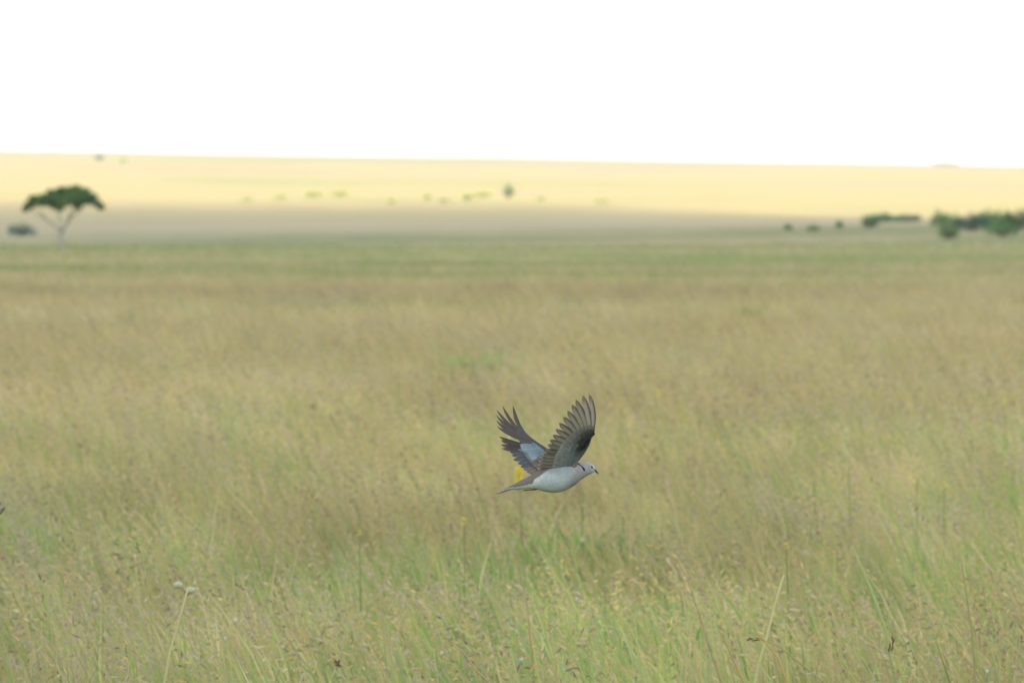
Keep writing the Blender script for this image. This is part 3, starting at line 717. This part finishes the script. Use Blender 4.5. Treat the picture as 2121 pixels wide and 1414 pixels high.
def make_dove(loc, label):
    e = empty('dove', loc); tag(e, label, 'dove', 'doves flying over the meadow')
    ns, nr_ = 190, 56
    t = np.linspace(245, 1264, ns); top = cr(BODY[:, 0], BODY[:, 1], t); bot = cr(BODY[:, 0], BODY[:, 2], t); hw = cr(BODY[:, 0], BODY[:, 3], t)
    th = np.linspace(0, 2*math.pi, nr_, endpoint=False)
    cz = (top+bot)/2; hh = (bot-top)/2
    ZX = np.repeat(t[:, None], nr_, 1); ZY = cz[:, None]-hh[:, None]*np.cos(th)[None]
    YY = hw[:, None]*np.sign(np.sin(th))[None]*np.abs(np.sin(th))[None]**0.92
    lump = (vnoise(ZX/26., (YY+ZY)/22., 15, 2)-.5)*3.5
    ZY = ZY+lump*np.cos(th)[None]*-1*sst(260, 330, ZX)*sst(1200, 1100, ZX)
    ZX, ZY, YY = ZX.ravel(), ZY.ravel(), YY.ravel()
    ZX = np.append(ZX, [240, 1268]); ZY = np.append(ZY, [1216, 992]); YY = np.append(YY, [0, 0])
    V = np.stack(loc3(ZX, ZY, YY), -1); idx = np.arange(ns*nr_).reshape(ns, nr_); nx = np.roll(idx, -1, 1)
    Q = np.stack([idx[:-1], nx[:-1], nx[1:], idx[1:]], -1).reshape(-1, 4)
    T = np.concatenate([np.stack([nx[0], idx[0], np.full(nr_, ns*nr_)], -1), np.stack([idx[-1], nx[-1], np.full(nr_, ns*nr_+1)], -1)])
    link('body', mesh_np('body', V, [T, Q], body_colour(ZX, ZY, YY, 0), True), M_plumage, e)
    # eyes
    for sgn in (-1, 1):
        c = Vector(loc3(1225, 961, sgn*50)); vv_ = []; ff_ = []
        nl, nm = 10, 14
        for i in range(nl+1):
            for j in range(nm):
                a = math.pi*i/nl; b = 2*math.pi*j/nm
                vv_.append((c.x+math.sin(a)*math.cos(b)*16*U, c.y+math.cos(a)*11*U, c.z+math.sin(a)*math.sin(b)*15*U))
        for i in range(nl):
            for j in range(nm): ff_.append((i*nm+j, i*nm+(j+1) % nm, (i+1)*nm+(j+1) % nm, (i+1)*nm+j))
        link('eye', mesh_np('eye', np.array(vv_), [np.array(ff_)], np.tile((.01, .01, .012), (len(vv_), 1)), True), M_eye, e)
    # beak: two mandibles
    def sk(pts, rads, y=0, ns_=8): return tube_np([loc3(a, b, y) for a, b in pts], [r*U for r in rads], ns_)
    up_ = sk([(1246, 978), (1266, 993), (1286, 1014), (1300, 1030), (1307, 1044)], [13, 9.5, 7, 5.5, 1.5])
    lo_ = sk([(1246, 992), (1262, 1005), (1280, 1022), (1298, 1037)], [10, 7, 5, 1.5])
    part_mesh('beak', [up_, lo_], (.045, .06, .075), M_horn, e)
    # feet tucked under the tail
    for sgn in (-1, 1):
        y = sgn*30; pr = [sk([(622, 1200), (595, 1214), (545, 1218)], [10, 8, 7], y, 6)]
        for k, (dx, dy, dyy) in enumerate([(-88, 12, -12), (-96, 8, 0), (-84, 4, 12), (-40, 2, 4)]):
            pr.append(tube_np([loc3(548, 1218, y), loc3(548+dx*.5, 1217+dy*.4, y+dyy), loc3(548+dx, 1216+dy, y+dyy)], [6*U, 5*U, 2*U], 6))
        part_mesh('foot', pr, (.07, .045, .05), M_horn, e)

    # feather maker in the wing's own sheet
    fjit = random.Random(5)
    def feather(name, B, C, T, hw_, yfun, yoff, cl, parent, tipc=None, lead_dark=.55, edge=None, pointed=.5, na_=12, nc=7, ysag=0.0, lead=1):
        B, C, T = (np.array(v, float) for v in (B, C, T))
        tt = np.linspace(0, 1, na_); ss = np.linspace(-1, 1, nc)
        cen = (1-tt)[:, None]**2*B+2*((1-tt)*tt)[:, None]*C+tt[:, None]**2*T
        der = 2*(1-tt)[:, None]*(C-B)+2*tt[:, None]*(T-C); der /= np.linalg.norm(der, axis=1)[:, None]
        nrm = np.stack([-der[:, 1], der[:, 0]], -1)
        wprof = np.clip(.35+tt*1.6, 0, 1)*np.clip(1-((tt-.62)/.38).clip(0)**(2.6 if pointed < .7 else 1.7), 0, 1)**pointed
        wprof[-1] = 0.06
        W_ = hw_*wprof
        lopside = np.where(ss*lead > 0, .62, 1.2)     # leading vane narrower than the trailing one
        XY = cen[:, None]+nrm[:, None]*(ss*lopside)[None, :, None]*W_[:, None, None]
        zx = XY[..., 0]; zy = XY[..., 1]
        camb = -(1-ss**2)[None]*2.5
        yy = yfun(zx, zy)+yoff+camb+ysag*(tt**2)[:, None]
        tilt = (ss*lead)[None]*3.0
        fr_ = np.stack(loc3(zx, zy, yy+tilt-.8), -1).reshape(-1, 3); bk = np.stack(loc3(zx, zy, yy+tilt+.8), -1).reshape(-1, 3)
        n_ = na_*nc; ix = np.arange(n_).reshape(na_, nc)
        q_ = np.stack([ix[:-1, :-1], ix[:-1, 1:], ix[1:, 1:], ix[1:, :-1]], -1).reshape(-1, 4)
        rm = np.concatenate([ix[0, :], ix[1:, -1], ix[-1, -2::-1], ix[-2:0:-1, 0]]); rqq = np.stack([rm, np.roll(rm, -1), np.roll(rm, -1)+n_, rm+n_], -1)[:, ::-1]
        cl = np.array(cl)*np.array((1.0, 1.06, 1.15))*(fjit.uniform(.82, 1.18) if name.startswith('covert') else fjit.uniform(.92, 1.08)); col_ = np.repeat(np.repeat(cl[None, None], na_, 0), nc, 1).copy()
        vane = np.where(ss*lead > 0.15, lead_dark, 1.0)[None, :, None]; col_ *= vane
        col_[:, nc//2] *= .75
        if tipc is not None: col_ = lerp(col_, np.array(tipc)[None, None], sst(.72, 1, tt)[:, None, None])
        if edge is not None: col_[:, 0] = edge; col_[:, -1] = edge; col_[-1] = edge
        cc = np.concatenate([col_.reshape(-1, 3)]*2)
        return link(name, mesh_np(name, np.concatenate([fr_, bk]), [np.concatenate([q_, q_[:, ::-1]+n_, rqq])], cc, True), M_feather, parent)

    # ---- near wing, underside towards the viewer
    yn = lambda zx, zy: -88-0.50*(940-zy)+0.00028*(940-zy)**2-0.03*(1150-zx)
    nearF = [((1232, 600), (1292, 350), (1194, 133), 30), ((1216, 610), (1222, 340), (1125, 152), 37), ((1198, 620), (1170, 375), (1045, 196), 37), ((1180, 632), (1118, 405), (1003, 252), 37),
             ((1160, 648), (1076, 450), (952, 321), 37), ((1140, 664), (1036, 500), (907, 391), 37), ((1120, 682), (996, 550), (858, 460), 36), ((1100, 700), (962, 600), (820, 530), 35),
             ((1080, 722), (930, 650), (786, 596), 35), ((1062, 744), (905, 695), (754, 655), 35), ((1048, 768), (885, 742), (728, 704), 34), ((1036, 792), (862, 785), (694, 762), 33),
             ((1026, 816), (850, 822), (662, 810), 32), ((1014, 840), (838, 858), (640, 848), 31), ((1004, 862), (828, 892), (628, 892), 30), ((994, 884), (820, 930), (618, 936), 30),
             ((984, 904), (820, 962), (610, 982), 29), ((972, 922), (830, 988), (606, 1024), 29)]
    # arm: thick leading edge from shoulder to wing tip
    arm_pts = [(1012, 975), (1048, 908), (1098, 838), (1150, 765), (1186, 700), (1208, 640), (1226, 580), (1243, 520)]
    arm_r = [30, 19, 17, 18, 17, 14, 10, 6]
    wing = link('wing', None, None, e) if False else None
    V_, T_, Q_ = tube_np([loc3(a, b, float(yn(a, b))+4) for a, b in arm_pts], [r*U for r in arm_r], 14)
    wv_c = np.tile((.085, .09, .08), (len(V_), 1))
    hx = V_[:, 0]/U+700; hz = 1000-V_[:, 2]/U
    kk = sst(880, 960, hz)[:, None]; wv_c = lerp(wv_c, np.array((.34, .32, .31))[None], kk)
    wing = link('wing', mesh_np('wing', V_, [T_, Q_], wv_c, True), M_feather, e)
    wing['label'] = 'raised near wing, grey-brown underside'
    for k, (B, C, T, h_) in enumerate(nearF):
        prim = k < 10
        colr = np.array((.36, .315, .25) if k < 2 else (.31, .27, .205)) if prim else np.array((.235, .215, .18))
        colr = colr*(1-.02*k)
        feather('primary_feather' if prim else 'secondary_feather', B, C, T, h_, yn, k*2.2, colr, wing,
                tipc=(.16, .13, .115) if prim else (.20, .175, .155), lead_dark=.34, pointed=.62 if k < 3 else .5,
                edge=(.50, .47, .43) if k >= 12 else None, lead=1)
    lead_c = [(1243, 560), (1238, 575), (1232, 590), (1226, 605), (1218, 625), (1210, 645), (1200, 665), (1190, 685), (1178, 705), (1164, 730), (1148, 755), (1130, 782), (1112, 812), (1098, 838), (1086, 862), (1074, 886), (1062, 908), (1048, 932)]
    def row(frac, width, offs, colf, start=.0):
        for k in range(18):
            for sub in (0, .5):
                if k == 17 and sub: continue
                a = min(k+1, 17)
                mixp = lambda i: (np.array(nearF[k][i], float)*(1-sub)+np.array(nearF[a][i], float)*sub)
                B = mixp(0); T = mixp(2); Ld = np.array(lead_c[k], float)*(1-sub)+np.array(lead_c[a], float)*sub
                st_ = Ld*(1-start)+B*start
                Cc = mixp(1)
                f = frac if k > 9 else frac*(.38+.62*(k/9.))
                tp = (1-f)**2*B+2*f*(1-f)*Cc+f*f*T
                cl, tp_c = colf(k+sub)
                feather('covert_feather', st_, (st_+tp)/2+(0, -3), tp, width, yn, offs+(k+sub)*1.0, cl, wing, tipc=tp_c, lead_dark=.8, pointed=.5, na_=7, nc=5)
    fr_rand = random.Random(17)
    def ck(k, dark, lite, k0, k1):
        t_ = float(sst(k0, k1, k+fr_rand.uniform(-1, 1))); j_ = fr_rand.uniform(.88, 1.12)
        return tuple((dark[q]*(1-t_)+lite[q]*t_)*j_ for q in range(3))
    row(.58, 27, -7, lambda k: (ck(k, (.165, .155, .13), (.245, .26, .245), 5, 11), ck(k, (.20, .185, .155), (.31, .315, .29), 5, 11)), .6)
    row(.38, 25, -12, lambda k: (ck(k, (.075, .075, .063), (.21, .24, .24), 4, 9), ck(k, (.14, .135, .115), (.245, .25, .235), 7, 12)), .35)
    row(.19, 24, -16, lambda k: (ck(k, (.045, .048, .04), (.19, .22, .225), 6, 10), ck(k, (.06, .06, .05), (.215, .23, .225), 8, 13)), .15)
    row(.03, 22, -20, lambda k: (ck(k, (.036, .04, .034), (.16, .18, .185), 8, 13), ck(k, (.05, .052, .044), (.18, .195, .195), 9, 15)), 0)

    # ---- far wing, upper side towards the viewer
    yf = lambda zx, zy: 70+0.50*(900-zy)-0.00025*(900-zy)**2+0.04*(700-zx)
    farF = [((505, 650), (392, 500), (340, 273), 25), ((505, 660), (325, 480), (223, 281), 21), ((508, 668), (290, 500), (156, 323), 20), ((512, 676), (285, 540), (150, 380), 20),
            ((516, 686), (300, 585), (150, 440), 22), ((522, 694), (310, 606), (158, 508), 19),
            ((560, 728), (380, 700), (182, 622), 18), ((556, 740), (365, 700), (206, 664), 24), ((560, 756), (375, 740), (204, 712), 24), ((566, 776), (400, 772), (214, 754), 22),
            ((600, 800), (450, 786), (305, 795), 25), ((612, 816), (465, 818), (325, 832), 25), ((622, 832), (485, 852), (344, 880), 26), ((634, 852), (522, 888), (392, 922), 26),
            ((644, 868), (545, 918), (424, 960), 27), ((656, 884), (570, 950), (456, 990), 28), ((672, 900), (600, 980), (492, 1016), 30), ((700, 915), (640, 990), (532, 1038), 34)]
    fp = [(900, 930), (800, 840), (700, 762), (610, 697), (535, 640), (470, 572), (425, 490)]
    V_, T_, Q_ = tube_np([loc3(a, b, float(yf(a, b))-2) for a, b in fp], [r*U for r in (34, 26, 20, 15, 12, 9, 4)], 12)
    fw = link('wing', mesh_np('wing', V_, [T_, Q_], np.tile((.12, .115, .13), (len(V_), 1)), True), M_feather, e)
    fw['label'] = 'far wing, dark upper side with a blue-grey patch'
    for k, (B, C, T, h_) in enumerate(farF):
        prim = k < 10
        colr = (.125, .105, .10) if k < 6 else ((.085, .068, .066) if k < 10 else ((.12, .13, .15) if k < 15 else (.20, .165, .15)))
        feather('primary_feather' if prim else 'secondary_feather', B, C, T, h_, yf, -k*2.0, colr, fw,
                tipc=(.10, .08, .075) if k < 8 else ((.15, .11, .09) if k < 10 else ((.085, .09, .11) if k < 15 else (.19, .155, .145))), lead_dark=.72,
                pointed=.85 if k < 6 else .5, lead=1)
    def frow(ks, start_f, frac, width, offs, cl, tp_c, n=2):
        for k in ks:
            for sub in ([0, .5] if n == 2 else [0]):
                a = min(k+1, 17); g_ = lambda i: np.array(farF[k][i], float)*(1-sub)+np.array(farF[a][i], float)*sub
                B, C, T = g_(0), g_(1), g_(2)
                edge_pt = np.array((np.interp(k+sub, [0, 5, 10, 17], [470, 560, 690, 760]), np.interp(k+sub, [0, 5, 10, 17], [590, 672, 770, 900])))
                st_ = edge_pt*(1-start_f)+B*start_f; tp = (1-frac)**2*B+2*frac*(1-frac)*C+frac*frac*T
                feather('covert_feather', st_, (st_+tp)/2+(0, 2), tp, width, yf, offs-(k+sub)*2.1, cl, fw, tipc=tp_c, lead_dark=.9, pointed=.5, na_=7, nc=5)
    frow(range(0, 6), .0, .02, 22, -6, (.115, .11, .115), (.12, .11, .112))
    frow(range(0, 6), .4, .35, 20, -10, (.12, .11, .112), (.12, .105, .105))
    frow(range(6, 10), .5, .12, 24, -10, (.13, .13, .15), (.10, .10, .11))
    frow(range(9, 15), .4, .52, 22, -12, (.19, .23, .265), (.16, .19, .22))
    frow(range(7, 15), .3, .38, 22, -16, (.265, .35, .40), (.25, .33, .385))
    frow(range(6, 15), .0, .06, 24, -21, (.215, .285, .33), (.265, .345, .40))
    frow(range(14, 18), .3, .5, 32, -24, (.19, .155, .14), (.20, .165, .15))
    frow(range(13, 18), .0, .12, 34, -30, (.19, .16, .15), (.21, .175, .16))

    # ---- tail: graduated feathers, spread a little
    for k in range(12):
        s = (k-5.5)/5.5; inner = 1-abs(s)
        bx_, tx_ = 420-20*abs(s), 132+62*abs(s)**1.5
        tz_ = 1268-14*abs(s)**1.5
        na_, nc = 9, 5; V = []; tt = np.linspace(0, 1, na_); w0 = 15
        grid = []
        for t_2 in tt:
            cxp = bx_+(tx_-bx_)*t_2; czp = 1150+20*abs(s)+(tz_-(1150+20*abs(s)))*t_2-14*math.sin(math.pi*t_2)*-1*.6
            cyp = s*(26+46*t_2); wd_ = w0*(1 if t_2 < .88 else (.75 if t_2 < 1 else .25))
            for u in np.linspace(-1, 1, nc):
                grid.append((cxp, czp-abs(u)*-1.5+inner*-4, cyp+u*wd_))
        gfr = np.array(grid); ztop = np.stack(loc3(gfr[:, 0], gfr[:, 1], gfr[:, 2]), -1); zbot = np.stack(loc3(gfr[:, 0], gfr[:, 1]+2.0, gfr[:, 2]), -1)
        n_ = na_*nc; ix = np.arange(n_).reshape(na_, nc)
        q_ = np.stack([ix[:-1, :-1], ix[:-1, 1:], ix[1:, 1:], ix[1:, :-1]], -1).reshape(-1, 4)
        rm = np.concatenate([ix[0, :], ix[1:, -1], ix[-1, -2::-1], ix[-2:0:-1, 0]]); rqq = np.stack([rm, np.roll(rm, -1), np.roll(rm, -1)+n_, rm+n_], -1)[:, ::-1]
        ct = np.repeat(np.array((.15, .135, .135))[None], n_, 0); cb = np.repeat(lerp(np.array((.05, .055, .07)), np.array((.42, .46, .48)), sst(.2, .5, tt)*(.25+.75*abs(s)))[None] if False else np.array((.07, .08, .10))[None], n_, 0)
        pale = np.repeat(sst(.78, .70, tt)*sst(.0, .1, tt), nc)[:, None]; cb = lerp(cb, np.array((.40, .46, .48))[None], pale*.7) if abs(s) > .6 else cb
        link('tail_feather', mesh_np('tail_feather', np.concatenate([ztop, zbot]), [np.concatenate([q_, q_[:, ::-1]+n_, rqq])], np.concatenate([ct, cb]), True), M_feather, e)
    return e

D_B = 24.8
ox, oy = 1000+700/5.437, 790+1000/5.437
dove = make_dove(at(ox, oy, D_B), 'grey ring-necked dove flying right with both wings raised, whole in view')
# a second dove, all but a wing tip outside the left edge
d2 = copy_tree(dove)
d2['label'] = 'second dove entering at the left edge, only its dark wing tip in view'
rot = math.radians(64)
d2.rotation_euler = (0, rot, 0)
# put the outermost feather tip of the raised wing at the photographed spot
tip_l = Vector(loc3(1194, 133, -88-0.50*807+0.00028*807**2)); tip_w = Matrix.Rotation(rot, 3, 'Y') @ tip_l
tgt = Vector(at(11, 1050, D_B-.3)); d2.location = tgt-tip_w

# render settings
S.render.engine = 'CYCLES'
S.cycles.max_bounces = 8; S.cycles.diffuse_bounces = 5; S.cycles.transmission_bounces = 6
